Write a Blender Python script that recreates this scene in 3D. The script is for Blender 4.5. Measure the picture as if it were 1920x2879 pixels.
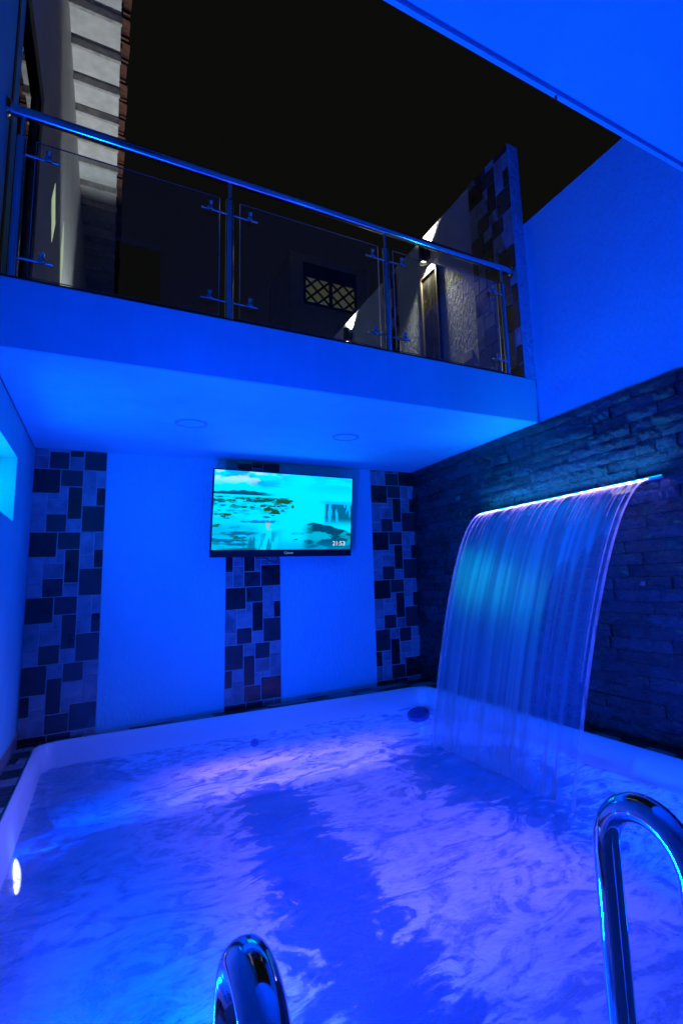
import bpy, math, random
import numpy as np
from mathutils import Matrix, Vector

random.seed(7)
rng = np.random.default_rng(11)
for o in list(bpy.data.objects):
    bpy.data.objects.remove(o, do_unlink=True)
scene = bpy.context.scene
COL = scene.collection

# ------------------------------------------------------------------ camera
cam_d = bpy.data.cameras.new('camera')
cam = bpy.data.objects.new('camera', cam_d)
COL.objects.link(cam)
cam_d.sensor_fit = 'VERTICAL'
cam_d.sensor_height = 36.0
cam_d.lens = 18.715
cam_d.shift_x = -0.0901
cam_d.shift_y = -0.0172
cam_d.clip_start = 0.02
cam_d.clip_end = 300
YAW, PITCH, ROLL = math.radians(31.7204), math.radians(8.7159), math.radians(-2.9321)
CAM = Vector((-2.995, -5.273, 1.103))
_f = Vector((math.sin(YAW) * math.cos(PITCH), math.cos(YAW) * math.cos(PITCH), math.sin(PITCH)))
_r = Vector((math.cos(YAW), -math.sin(YAW), 0))
_u = _r.cross(_f)
_r2 = _r * math.cos(ROLL) + _u * math.sin(ROLL)
_u2 = -_r * math.sin(ROLL) + _u * math.cos(ROLL)
M = Matrix((_r2, _u2, -_f)).transposed().to_4x4()
M.translation = CAM
cam.matrix_world = M
scene.camera = cam

# ------------------------------------------------------------------ world: clear moonless night
world = bpy.data.worlds.new('World')
scene.world = world
world.use_nodes = True
bg = world.node_tree.nodes['Background']
bg.inputs[0].default_value = (0.98, 1.0, 0.92, 1)
bg.inputs[1].default_value = 0.0036

# ------------------------------------------------------------------ exposure / render
vs = scene.view_settings
vs.view_transform = 'Standard'
vs.look = 'None'
vs.exposure = 0.0
vs.gamma = 1.0
vs.use_curve_mapping = False
scene.render.engine = 'CYCLES'
cy = scene.cycles
cy.use_denoising = True
cy.max_bounces = 6
cy.diffuse_bounces = 3
cy.glossy_bounces = 4
cy.transmission_bounces = 4
cy.transparent_max_bounces = 12
cy.adaptive_threshold = 0.025
cy.caustics_reflective = False
cy.caustics_refractive = False
cy.sample_clamp_indirect = 6.0
cy.sample_clamp_direct = 0.0

# ------------------------------------------------------------------ lamps (the pool's LED lamp, added fill and terrace lamps; powers in one place)
BLUE = (0.0, 0.060, 1.0)
VIOLET = (0.195, 0.098, 1.0)
P_NEAR = 85.0       # added blue fill lamp in the tub's near wall, unseen
P_SIDE = 430.0      # left wall: glow of the seen lamp, and an added unseen fill lamp
P_STRIP = 10.5      # added unseen strips at the near wall: violet beams and blue wash
P_BEAM = 15.0       # narrow violet beams under water
P_LED = 30.0        # LED bar of the waterfall
P_SCONCE = 80.0
P_EAVE = 420.0


def lamp(name, kind, loc, color, power, direction=None, size=0.05, spot=None, blend=0.5, parent=None, rect=None):
    d = bpy.data.lights.new(name, kind)
    d.color = color
    d.energy = power
    if kind in ('POINT', 'SPOT'):
        d.shadow_soft_size = size
    if kind == 'SPOT':
        d.spot_size = math.radians(spot)
        d.spot_blend = blend
    if kind == 'AREA':
        d.shape = 'RECTANGLE'
        d.size, d.size_y = rect
    o = bpy.data.objects.new(name, d)
    COL.objects.link(o)
    o.location = loc
    if direction is not None:
        o.rotation_euler = Vector(direction).to_track_quat('-Z', 'Y').to_euler()
    if parent:
        o.parent = parent
        o.matrix_parent_inverse = parent_inv(parent)
    return o


def parent_inv(p):
    m = Matrix.Translation(p.location) @ p.rotation_euler.to_matrix().to_4x4() @ Matrix.Diagonal((*p.scale, 1))
    return m.inverted()


# ------------------------------------------------------------------ materials
class NT:
    def __init__(s, name):
        s.m = bpy.data.materials.new(name)
        s.m.use_nodes = True
        s.t = s.m.node_tree
        s.b = s.t.nodes['Principled BSDF']
        s.out = s.t.nodes['Material Output']

    def n(s, typ, **kw):
        nd = s.t.nodes.new(typ)
        for k, v in kw.items():
            if hasattr(nd, k):
                setattr(nd, k, v)
            else:
                nd.inputs[k].default_value = v
        return nd

    def l(s, a, b):
        s.t.links.new(a, b)

    def math(s, op, a, b=None, c=None, clamp=False):
        nd = s.t.nodes.new('ShaderNodeMath')
        nd.operation = op
        nd.use_clamp = clamp
        for i, v in enumerate((a, b, c)):
            if v is None:
                continue
            if isinstance(v, (int, float)):
                nd.inputs[i].default_value = v
            else:
                s.l(v, nd.inputs[i])
        return nd.outputs[0]

    def coords(s, scale=(1, 1, 1), kind='Object', rot=(0, 0, 0)):
        tc = s.n('ShaderNodeTexCoord')
        mp = s.n('ShaderNodeMapping')
        mp.inputs['Scale'].default_value = scale
        mp.inputs['Rotation'].default_value = rot
        s.l(tc.outputs[kind], mp.inputs[0])
        return mp.outputs[0]

    def noise(s, vec, scale, detail=4, rough=0.6, dist=0.0):
        nd = s.n('ShaderNodeTexNoise')
        nd.inputs['Scale'].default_value = scale
        nd.inputs['Detail'].default_value = detail
        nd.inputs['Roughness'].default_value = rough
        nd.inputs['Distortion'].default_value = dist
        s.l(vec, nd.inputs['Vector'])
        return nd.outputs['Fac']

    def ramp(s, fac, stops):
        nd = s.n('ShaderNodeValToRGB')
        el = nd.color_ramp.elements
        while len(el) < len(stops):
            el.new(0.5)
        for e, (p, c) in zip(el, stops):
            e.position = p
            e.color = (*c, 1) if len(c) == 3 else c
        s.l(fac, nd.inputs[0])
        return nd.outputs[0]

    def bump(s, h, strength=0.3, dist=0.01):
        nd = s.n('ShaderNodeBump')
        nd.inputs['Strength'].default_value = strength
        nd.inputs['Distance'].default_value = dist
        s.l(h, nd.inputs['Height'])
        return nd.outputs[0]

    def rangemap(s, v, a, b, c=0.0, d=1.0, smooth=True):
        nd = s.n('ShaderNodeMapRange')
        nd.interpolation_type = 'SMOOTHSTEP' if smooth else 'LINEAR'
        s.l(v, nd.inputs['Value'])
        for k, x in zip(('From Min', 'From Max', 'To Min', 'To Max'), (a, b, c, d)):
            nd.inputs[k].default_value = x
        return nd.outputs['Result']


def plain(name, col, rough=0.5, metal=0.0, bump=None, var=0.0, vscale=6.0, spec=0.5):
    t = NT(name)
    t.b.inputs['Base Color'].default_value = (*col, 1)
    t.b.inputs['Roughness'].default_value = rough
    t.b.inputs['Metallic'].default_value = metal
    t.b.inputs['Specular IOR Level'].default_value = spec
    if var:
        f = t.noise(t.coords(), vscale, 5)
        lo = tuple(c * (1 - var) for c in col)
        hi = tuple(min(1, c * (1 + var)) for c in col)
        t.l(t.ramp(f, [(0.3, lo), (0.7, hi)]), t.b.inputs['Base Color'])
    if bump:
        sc, st, di = bump
        t.l(t.bump(t.noise(t.coords(), sc, 4), st, di), t.b.inputs['Normal'])
    return t.m


def stucco(name, col, strength=0.5, scale=(45, 45, 16)):
    t = NT(name)
    f = t.noise(t.coords(), 1.3, 5)
    t.l(t.ramp(f, [(0.3, tuple(c * 0.93 for c in col)), (0.7, col)]), t.b.inputs['Base Color'])
    t.b.inputs['Roughness'].default_value = 0.75
    v = t.coords(scale)
    a = t.noise(v, 1.0, 3, 0.55, 0.6)
    b = t.noise(t.coords((9, 9, 4)), 1.0, 3)
    h = t.math('ADD', t.rangemap(a, 0.38, 0.68), t.math('MULTIPLY', b, 0.6))
    t.l(t.bump(h, strength, 0.012), t.b.inputs['Normal'])
    return t.m


def smooth_paint(name, col, rough=0.6):
    t = NT(name)
    f = t.noise(t.coords((1, 1, 1)), 1.6, 6)
    g_ = t.noise(t.coords((7, 7, 0.9)), 1.0, 5, 0.7)
    f = t.math('ADD', t.math('MULTIPLY', f, 0.7), t.math('MULTIPLY', g_, 0.3))
    t.l(t.ramp(f, [(0.34, tuple(c * 0.84 for c in col)), (0.62, col)]), t.b.inputs['Base Color'])
    t.b.inputs['Roughness'].default_value = rough
    h = t.noise(t.coords((1.0, 1.4, 1.2)), 3.0, 6, 0.65)
    t.l(t.bump(h, 0.2, 0.03), t.b.inputs['Normal'])
    return t.m


def tile_mat(name, dark, light, rough, vein=0.0):
    t = NT(name)
    oi = t.n('ShaderNodeObjectInfo')
    tc = t.n('ShaderNodeTexCoord')
    mx = t.n('ShaderNodeVectorMath', operation='ADD')
    cmb = t.n('ShaderNodeCombineXYZ')
    r10 = t.math('MULTIPLY', oi.outputs['Random'], 37.0)
    for i in range(3):
        t.l(r10, cmb.inputs[i])
    t.l(tc.outputs['Object'], mx.inputs[0])
    t.l(cmb.outputs[0], mx.inputs[1])
    f = t.noise(mx.outputs[0], 9.0, 8, 0.65, 0.8)
    f2 = t.math('ADD', f, t.math('MULTIPLY', t.math('SUBTRACT', oi.outputs['Random'], 0.5), 0.22))
    t.l(t.ramp(f2, [(0.28, dark), (0.72, light)]), t.b.inputs['Base Color'])
    t.l(t.rangemap(f, 0.3, 0.7, rough - 0.12, rough + 0.15), t.b.inputs['Roughness'])
    h = t.noise(mx.outputs[0], 38.0, 6)
    t.l(t.bump(h, 0.35, 0.006), t.b.inputs['Normal'])
    return t.m


def slate(name):
    t = NT(name)
    oi = t.n('ShaderNodeObjectInfo')
    tc = t.n('ShaderNodeNewGeometry')
    mp = t.n('ShaderNodeMapping')
    mp.inputs['Scale'].default_value = (1.0, 1.0, 2.6)
    t.l(tc.outputs['Position'], mp.inputs[0])
    cmb = t.n('ShaderNodeCombineXYZ')
    t.l(t.math('MULTIPLY', oi.outputs['Random'], 51.0), cmb.inputs[0])
    add = t.n('ShaderNodeVectorMath', operation='ADD')
    t.l(mp.outputs[0], add.inputs[0])
    t.l(cmb.outputs[0], add.inputs[1])
    v = add.outputs[0]
    f = t.noise(v, 7.0, 8, 0.7, 1.2)
    f2 = t.math('ADD', f, t.math('MULTIPLY', t.math('SUBTRACT', oi.outputs['Random'], 0.5), 0.35))
    t.l(t.ramp(f2, [(0.22, (0.005, 0.008, 0.010)), (0.5, (0.014, 0.024, 0.030)), (0.8, (0.04, 0.062, 0.08))]), t.b.inputs['Base Color'])
    t.l(t.rangemap(f, 0.3, 0.75, 0.14, 0.42), t.b.inputs['Roughness'])
    h1 = t.noise(v, 11.0, 8, 0.72, 1.6)
    h2 = t.noise(v, 70.0, 4, 0.6)
    h = t.math('ADD', h1, t.math('MULTIPLY', h2, 0.34))
    t.b.inputs['Coat Weight'].default_value = 0.6
    t.b.inputs['Coat Roughness'].default_value = 0.16
    t.l(t.bump(h, 0.7, 0.025), t.b.inputs['Normal'])
    return t.m


def emit(name, col, strength):
    t = NT(name)
    e = t.n('ShaderNodeEmission')
    e.inputs[0].default_value = (*col, 1)
    e.inputs[1].default_value = strength
    t.l(e.outputs[0], t.out.inputs[0])
    return t.m


def glass(name, tint=(0.93, 0.97, 0.97), ior=1.5, rough=0.0, extra=1.0):
    """thin clear sheet: mirror reflection by Fresnel over straight transmission"""
    t = NT(name)
    tr = t.n('ShaderNodeBsdfTransparent')
    tr.inputs[0].default_value = (*tint, 1)
    gl = t.n('ShaderNodeBsdfGlossy')
    gl.inputs['Roughness'].default_value = rough
    fr = t.n('ShaderNodeFresnel')
    fr.inputs[0].default_value = ior
    mx = t.n('ShaderNodeMixShader')
    t.l(t.math('MULTIPLY', fr.outputs[0], extra, clamp=True), mx.inputs[0])
    t.l(tr.outputs[0], mx.inputs[1])
    t.l(gl.outputs[0], mx.inputs[2])
    t.l(mx.outputs[0], t.out.inputs[0])
    return t.m


def water_mat():
    t = NT('pool_water')
    geo = t.n('ShaderNodeNewGeometry')
    sep = t.n('ShaderNodeSeparateXYZ')
    t.l(geo.outputs['Position'], sep.inputs[0])
    P = geo.outputs['Position']
    x, y = sep.outputs[0], sep.outputs[1]
    # ripples: fine, wind-like, running across the pool
    mp = t.n('ShaderNodeMapping')
    mp.inputs['Scale'].default_value = (1.0, 1.9, 1.0)
    mp.inputs['Rotation'].default_value = (0, 0, 0.5)
    t.l(P, mp.inputs[0])
    n1 = t.noise(mp.outputs[0], 4.5, 7, 0.62, 1.4)
    n2 = t.noise(mp.outputs[0], 19.0, 5, 0.6, 0.8)
    h = t.math('ADD', n1, t.math('MULTIPLY', n2, 0.28))
    nrm = t.bump(h, 0.7, 0.06)
    # aerated patch where the falling sheet strikes the pool
    dx = t.math('DIVIDE', t.math('ADD', x, 0.88), 0.42)
    dy = t.math('DIVIDE', t.math('ADD', y, 2.32), 0.92)
    r = t.math('SQRT', t.math('ADD', t.math('MULTIPLY', dx, dx), t.math('MULTIPLY', dy, dy)))
    mp2 = t.n('ShaderNodeMapping')
    mp2.inputs['Scale'].default_value = (1.0, 1.45, 1.0)
    mp2.inputs['Rotation'].default_value = (0, 0, 0.55)
    t.l(P, mp2.inputs[0])
    w1 = t.noise(mp2.outputs[0], 3.1, 6, 0.6, 2.6)
    w2 = t.noise(mp2.outputs[0], 11.0, 5, 0.6, 1.8)
    wn = t.math('ADD', t.math('MULTIPLY', w1, 0.75), t.math('MULTIPLY', w2, 0.25))
    rr = t.math('ADD', r, t.math('MULTIPLY', t.math('SUBTRACT', wn, 0.5), -4.2))
    foam = t.rangemap(rr, 1.5, 0.55)
    # bubbly wake of the wall jet, running from the far wall towards the ladder
    xc = t.math('ADD', t.math('MULTIPLY', t.math('ADD', y, 1.7), 0.06), -2.11)
    ex_ = t.math('DIVIDE', t.math('SUBTRACT', x, xc), 0.2)
    ey_ = t.math('MAXIMUM', t.math('DIVIDE', t.math('ADD', y, 1.8), 0.22), 0.0)
    r2 = t.math('SQRT', t.math('ADD', t.math('MULTIPLY', ex_, ex_), t.math('MULTIPLY', ey_, ey_)))
    r2n = t.math('ADD', r2, t.math('MULTIPLY', t.math('SUBTRACT', wn, 0.5), -4.6))
    wake = t.rangemap(r2n, 1.5, 0.75)
    foam = t.math('MAXIMUM', foam, wake)
    # blue wisps painting the mottled light of ripple refraction over the pool
    wisp = t.rangemap(wn, 0.44, 0.62, 0.02, 0.66)
    fo = t.math('MAXIMUM', t.math('MULTIPLY', foam, 0.9), wisp)
    tr = t.n('ShaderNodeBsdfTransparent')
    tr.inputs[0].default_value = (0.93, 0.95, 1.0, 1)
    df = t.n('ShaderNodeBsdfDiffuse')
    df.inputs[0].default_value = (0.01, 0.27, 0.6, 1)
    tl = t.n('ShaderNodeBsdfTranslucent')
    tl.inputs[0].default_value = (0.01, 0.27, 0.6, 1)
    t.l(nrm, df.inputs['Normal'])
    sc = t.n('ShaderNodeMixShader')
    sc.inputs[0].default_value = 0.22
    t.l(df.outputs[0], sc.inputs[1])
    t.l(tl.outputs[0], sc.inputs[2])
    body = t.n('ShaderNodeMixShader')
    t.l(fo, body.inputs[0])
    t.l(tr.outputs[0], body.inputs[1])
    t.l(sc.outputs[0], body.inputs[2])
    gl = t.n('ShaderNodeBsdfGlossy')
    gl.inputs['Roughness'].default_value = 0.035
    t.l(nrm, gl.inputs['Normal'])
    fr = t.n('ShaderNodeFresnel')
    fr.inputs[0].default_value = 1.33
    t.l(nrm, fr.inputs['Normal'])
    mx = t.n('ShaderNodeMixShader')
    t.l(fr.outputs[0], mx.inputs[0])
    t.l(body.outputs[0], mx.inputs[1])
    t.l(gl.outputs[0], mx.inputs[2])
    t.l(mx.outputs[0], t.out.inputs[0])
    return t.m


def sheet_mat():
    """falling water film: clear between streaks of broken water that follow the fall"""
    t = NT('falling_water')
    uv = t.n('ShaderNodeUVMap')
    uv.uv_map = 'flow'
    def streak(su, sv, detail):
        mp = t.n('ShaderNodeMapping')
        mp.inputs['Scale'].default_value = (su, sv, 1)
        t.l(uv.outputs[0], mp.inputs[0])
        return t.noise(mp.outputs[0], 1.0, detail, 0.55, 0.15)
    s1 = streak(30, 0.7, 4)
    s2 = streak(75, 1.3, 3)
    s3 = streak(7, 0.9, 2)
    sep = t.n('ShaderNodeSeparateXYZ')
    t.l(uv.outputs[0], sep.inputs[0])
    v = sep.outputs[1]
    st = t.math('ADD', t.math('MULTIPLY', s1, 0.72), t.math('MULTIPLY', s2, 0.28))
    base = t.rangemap(st, 0.26, 0.74, 0.15, 0.38)
    # water breaks up as it falls
    low = t.math('MULTIPLY', t.rangemap(v, 0.1, 0.62, 0.06, 1.0), t.rangemap(v, 0.75, 1.0, 1.0, 0.55))
    lip = t.rangemap(v, 0.13, 0.0, 0.0, 1.0)
    lipst = t.math('MULTIPLY', lip, t.rangemap(s2, 0.42, 0.62, 0.1, 0.9))
    fac = t.math('MAXIMUM', t.math('MULTIPLY', base, low), lipst)
    h = t.math('ADD', s1, t.math('MULTIPLY', s2, 0.12))
    nrm = t.bump(h, 0.16, 0.02)
    tr = t.n('ShaderNodeBsdfTransparent')
    tr.inputs[0].default_value = (0.9, 0.94, 1.0, 1)
    df = t.n('ShaderNodeBsdfDiffuse')
    df.inputs[0].default_value = (0.1, 0.52, 0.85, 1)
    tl = t.n('ShaderNodeBsdfTranslucent')
    tl.inputs[0].default_value = (0.1, 0.52, 0.85, 1)
    dd = t.n('ShaderNodeMixShader')
    dd.inputs[0].default_value = 0.5
    t.l(df.outputs[0], dd.inputs[1])
    t.l(tl.outputs[0], dd.inputs[2])
    body = t.n('ShaderNodeMixShader')
    t.l(fac, body.inputs[0])
    t.l(tr.outputs[0], body.inputs[1])
    t.l(dd.outputs[0], body.inputs[2])
    gl = t.n('ShaderNodeBsdfGlossy')
    gl.inputs['Roughness'].default_value = 0.33
    t.l(nrm, gl.inputs['Normal'])
    fr = t.n('ShaderNodeFresnel')
    fr.inputs[0].default_value = 1.33
    mx = t.n('ShaderNodeMixShader')
    t.l(t.math('MULTIPLY', t.math('MULTIPLY', fr.outputs[0], 0.5), t.math('MULTIPLY', t.rangemap(s3, 0.3, 0.7, 0.8, 1.3), t.rangemap(s1, 0.35, 0.65, 0.65, 1.5)), clamp=True), mx.inputs[0])
    t.l(body.outputs[0], mx.inputs[1])
    t.l(gl.outputs[0], mx.inputs[2])
    t.l(mx.outputs[0], t.out.inputs[0])
    return t.m


def screen_mat():
    t = NT('tv_picture')
    at = t.n('ShaderNodeVertexColor')
    at.layer_name = 'picture'
    e = t.n('ShaderNodeEmission')
    e.inputs[1].default_value = 0.9
    t.l(at.outputs[0], e.inputs[0])
    t.l(e.outputs[0], t.out.inputs[0])
    return t.m


def chrome_mat():
    t = NT('wet_polished_steel')
    t.b.inputs['Base Color'].default_value = (0.66, 0.67, 0.7, 1)
    t.b.inputs['Metallic'].default_value = 1.0
    f = t.noise(t.coords((1, 1, 0.4)), 90.0, 3)
    g_ = t.noise(t.coords(), 9.0, 5)
    t.l(t.math('ADD', t.rangemap(f, 0.58, 0.68, 0.03, 0.2), t.rangemap(g_, 0.4, 0.7, 0.0, 0.08)), t.b.inputs['Roughness'])
    t.l(t.bump(f, 0.05, 0.002), t.b.inputs['Normal'])
    return t.m


MT = dict(
    stucco=stucco('blue_lit_stucco', (0.16, 0.7, 0.8), 0.34),  # blue of the lamp light put into the court stucco's colour
    stucco_rough=stucco('blue_spill_coarse_stucco', (0.48, 0.58, 0.8), 1.0, (38, 38, 15)),  # pool's blue spill put into the terrace wall's colour
    paint=smooth_paint('blue_lit_ceiling_paint', (0.16, 0.72, 0.82)),  # blue lamp light tinted into the slab paint
    courtpaint=smooth_paint('blue_lit_wall_paint', (0.16, 0.7, 0.8), 0.7),  # red held down so this paint carries the blue light
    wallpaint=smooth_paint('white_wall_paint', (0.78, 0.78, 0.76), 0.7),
    grout=plain('grey_grout', (0.5, 0.5, 0.5), 0.85, var=0.15, vscale=14),
    tile_black=tile_mat('black_tile', (0.010, 0.010, 0.011), (0.022, 0.021, 0.022), 0.35),
    tile_dark=tile_mat('charcoal_tile', (0.020, 0.021, 0.023), (0.042, 0.043, 0.046), 0.38),
    tile_light=tile_mat('grey_stone_tile', (0.10, 0.13, 0.145), (0.28, 0.36, 0.39), 0.4),
    slate=slate('dark_slate'),
    mortar=plain('black_mortar', (0.008, 0.008, 0.009), 0.95, spec=0.1),
    gelcoat=plain('blue_lit_gelcoat', (0.56, 0.76, 0.8), 0.28),  # white shell tinted with the pool's blue light
    chrome=chrome_mat(),
    steel=plain('brushed_steel', (0.66, 0.67, 0.7), 0.16, 1.0),
    plastic=plain('white_plastic', (0.7, 0.7, 0.7), 0.4),
    blueplastic=plain('navy_plastic', (0.02, 0.05, 0.32), 0.35),
    black=plain('black_plastic', (0.012, 0.012, 0.014), 0.32),
    blackmetal=plain('black_aluminium', (0.015, 0.015, 0.015), 0.45),
    brown=plain('dark_render', (0.02, 0.018, 0.016), 0.9, var=0.2),
    terracotta=plain('old_terracotta', (0.13, 0.05, 0.032), 0.85, bump=(30, 0.6, 0.01), var=0.5, vscale=9),
    soffit=plain('weathered_white_board', (0.54, 0.54, 0.52), 0.8, bump=(25, 0.4, 0.01), var=0.16, vscale=7),
    rafter=plain('grey_weathered_rafter', (0.4, 0.38, 0.36), 0.85, bump=(30, 0.5, 0.01), var=0.35, vscale=12),
    glass=glass('clear_glass', (0.95, 0.98, 0.98), 1.33),
    doorglass=glass('green_tinted_glass', (0.55, 0.66, 0.56), 1.5, 0.01, 1.0),
    glassedge=plain('glass_edge', (0.3, 0.4, 0.4), 0.15),
    water=water_mat(), sheet=sheet_mat(), screen=screen_mat(),
    led=emit('led_bar', (0.0, 0.62, 1.0), 1.2),
    lens=emit('pool_lamp_lens', (0.85, 0.9, 1.0), 3.0),
    fill_lens=emit('fill_lamp_lens', (0.0, 0.1, 1.0), 3.0),  # glowing lens of the added fill lamps
    white_glow=emit('clock_digits', (0.85, 1.0, 1.0), 1.0),
    warm=emit('sconce_bulb', (1.0, 0.88, 0.55), 6.0),
    diamond=emit('lit_diamond_pane', (0.50, 0.60, 0.38), 0.75),
    lattice=emit('lit_window_pane', (0.042, 0.043, 0.02), 1.0),
    bathroom=emit('frosted_lit_pane', (0.0, 0.55, 1.0), 4.0),
)


# ------------------------------------------------------------------ mesh helpers
class MB:
    def __init__(s):
        s.v, s.f = [], []

    def add(s, verts, faces):
        k = len(s.v)
        s.v += [tuple(v) for v in verts]
        s.f += [tuple(i + k for i in f) for f in faces]
        return s

    def box(s, x0, x1, y0, y1, z0, z1):
        v = [(x, y, z) for z in (z0, z1) for y in (y0, y1) for x in (x0, x1)]
        return s.add(v, [(0, 2, 3, 1), (4, 5, 7, 6), (0, 1, 5, 4), (2, 6, 7, 3), (0, 4, 6, 2), (1, 3, 7, 5)])

    def bevbox(s, x0, x1, y0, y1, z0, z1, b=0.004):
        """box with all twelve edges chamfered"""
        cx, cy_, cz = (x0 + x1) / 2, (y0 + y1) / 2, (z0 + z1) / 2
        hx, hy, hz = (x1 - x0) / 2, (y1 - y0) / 2, (z1 - z0) / 2
        b = min(b, hx * 0.45, hy * 0.45, hz * 0.45)
        v, idx = [], {}
        for sx in (-1, 1):
            for sy in (-1, 1):
                for sz in (-1, 1):
                    for a in range(3):
                        h = [hx - b, hy - b, hz - b]
                        h[a] += b
                        idx[(sx, sy, sz, a)] = len(v)
                        v.append((cx + sx * h[0], cy_ + sy * h[1], cz + sz * h[2]))
        f = []
        S = (-1, 1)
        for sx in S:
            q = [idx[(sx, -1, -1, 0)], idx[(sx, 1, -1, 0)], idx[(sx, 1, 1, 0)], idx[(sx, -1, 1, 0)]]
            f.append(q if sx > 0 else q[::-1])
        for sy in S:
            q = [idx[(-1, sy, -1, 1)], idx[(-1, sy, 1, 1)], idx[(1, sy, 1, 1)], idx[(1, sy, -1, 1)]]
            f.append(q if sy > 0 else q[::-1])
        for sz in S:
            q = [idx[(-1, -1, sz, 2)], idx[(1, -1, sz, 2)], idx[(1, 1, sz, 2)], idx[(-1, 1, sz, 2)]]
            f.append(q if sz > 0 else q[::-1])
        for a in S:
            for c in S:
                q = [idx[(-1, a, c, 1)], idx[(1, a, c, 1)], idx[(1, a, c, 2)], idx[(-1, a, c, 2)]]
                f.append(q if a * c > 0 else q[::-1])
                q = [idx[(a, -1, c, 0)], idx[(a, 1, c, 0)], idx[(a, 1, c, 2)], idx[(a, -1, c, 2)]]
                f.append(q[::-1] if a * c > 0 else q)
                q = [idx[(a, c, -1, 0)], idx[(a, c, 1, 0)], idx[(a, c, 1, 1)], idx[(a, c, -1, 1)]]
                f.append(q if a * c > 0 else q[::-1])
        for sx in S:
            for sy in S:
                for sz in S:
                    q = [idx[(sx, sy, sz, 0)], idx[(sx, sy, sz, 1)], idx[(sx, sy, sz, 2)]]
                    f.append(q if sx * sy * sz > 0 else q[::-1])
        return s.add(v, f)

    def tube(s, pts, r, n=16, cap=True):
        pts = [Vector(p) for p in pts]
        rs = r if isinstance(r, (list, tuple)) else [r] * len(pts)
        k = len(s.v)
        up = None
        for i, p in enumerate(pts):
            t = (pts[min(i + 1, len(pts) - 1)] - pts[max(i - 1, 0)]).normalized()
            if up is None:
                a = Vector((0, 0, 1)) if abs(t.z) < 0.9 else Vector((1, 0, 0))
                up = (a - t * a.dot(t)).normalized()
            else:
                up = (up - t * up.dot(t)).normalized()
            w = t.cross(up)
            for j in range(n):
                an = 2 * math.pi * j / n
                s.v.append(tuple(p + (up * math.cos(an) + w * math.sin(an)) * rs[i]))
        for i in range(len(pts) - 1):
            for j in range(n):
                a, b = k + i * n + j, k + i * n + (j + 1) % n
                s.f.append((a, b, b + n, a + n))
        if cap:
            s.f.append(tuple(k + j for j in range(n))[::-1])
            e = k + (len(pts) - 1) * n
            s.f.append(tuple(e + j for j in range(n)))
        return s

    def lathe(s, prof, org, axis, n=32, cap=True):
        """profile of (radius, height) spun round an axis through org"""
        ax = Vector(axis).normalized()
        a = Vector((0, 0, 1)) if abs(ax.z) < 0.9 else Vector((1, 0, 0))
        e1 = (a - ax * a.dot(ax)).normalized()
        e2 = ax.cross(e1)
        o = Vector(org)
        k = len(s.v)
        for r, h in prof:
            for j in range(n):
                an = 2 * math.pi * j / n
                s.v.append(tuple(o + ax * h + (e1 * math.cos(an) + e2 * math.sin(an)) * r))
        for i in range(len(prof) - 1):
            for j in range(n):
                p, q = k + i * n + j, k + i * n + (j + 1) % n
                s.f.append((p, q, q + n, p + n))
        if cap and prof[0][0] > 1e-6:
            s.f.append(tuple(k + j for j in range(n))[::-1])
        if cap and prof[-1][0] > 1e-6:
            e = k + (len(prof) - 1) * n
            s.f.append(tuple(e + j for j in range(n)))
        return s

    def mesh(s, name, mat, smooth=False):
        me = bpy.data.meshes.new(name)
        me.from_pydata(s.v, [], s.f)
        me.update()
        if mat is not None:
            me.materials.append(MT[mat] if isinstance(mat, str) else mat)
        if smooth:
            me.shade_smooth()
            if smooth != 'all':
                me.set_sharp_from_angle(angle=math.radians(40))
        return me

    def build(s, name, mat, parent=None, smooth=False):
        return obj(name, s.mesh(name, mat, smooth), parent)


def obj(name, me, parent=None, loc=None):
    o = bpy.data.objects.new(name, me)
    COL.objects.link(o)
    if loc is not None:
        o.location = loc
    if parent is not None:
        o.parent = parent
        if loc is None:
            o.matrix_parent_inverse = parent_inv_full(parent)
    return o


def parent_inv_full(p):
    m = parent_inv(p)
    if p.parent is not None:
        m = m @ p.matrix_parent_inverse.inverted() @ parent_inv_full(p.parent)
    return m


def thing(name, loc, label, cat, group=None):
    o = bpy.data.objects.new(name, None)
    COL.objects.link(o)
    o.location = loc
    o.empty_display_size = 0.1
    return tag(o, label, cat, group)


def tag(o, label, cat, group=None):
    o['label'] = label
    o['category'] = cat
    if group:
        o['group'] = group
    return o


def struct(o):
    o['kind'] = 'structure'
    return o


def text_mesh(name, body, size, mat):
    cu = bpy.data.curves.new(name, 'FONT')
    cu.body = body
    cu.size = size
    cu.align_x = 'CENTER'
    cu.align_y = 'CENTER'
    cu.extrude = 0.0006
    cu.resolution_u = 3
    t = bpy.data.objects.new(name, cu)
    COL.objects.link(t)
    dg = bpy.context.evaluated_depsgraph_get()
    me = bpy.data.meshes.new_from_object(t.evaluated_get(dg))
    bpy.data.objects.remove(t)
    bpy.data.curves.remove(cu)
    me.name = name
    me.materials.clear()
    me.materials.append(MT[mat] if isinstance(mat, str) else mat)
    return me


# ------------------------------------------------------------------ dimensions (metres; right wall x=0, back wall y=0, deck z=0)
H = 2.30            # underside of the balcony
BY = -2.135         # balcony front
ZT = 2.676          # terrace floor
LX = -3.53          # left wall
ZR = 4.09           # top of right wall
ZP = 4.845          # top of terrace wall
CY, CZ = -4.443, 2.30   # edge and underside of the near slab overhead
UY = -4.62          # facade standing on the near slab
ZW = -0.165         # water level

# ================================================================== STRUCTURE
# ---- ground far below and around
g = MB().box(-30, 30, -30, 40, -1.6, -1.3).build('ground', 'brown')
struct(g)

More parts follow.
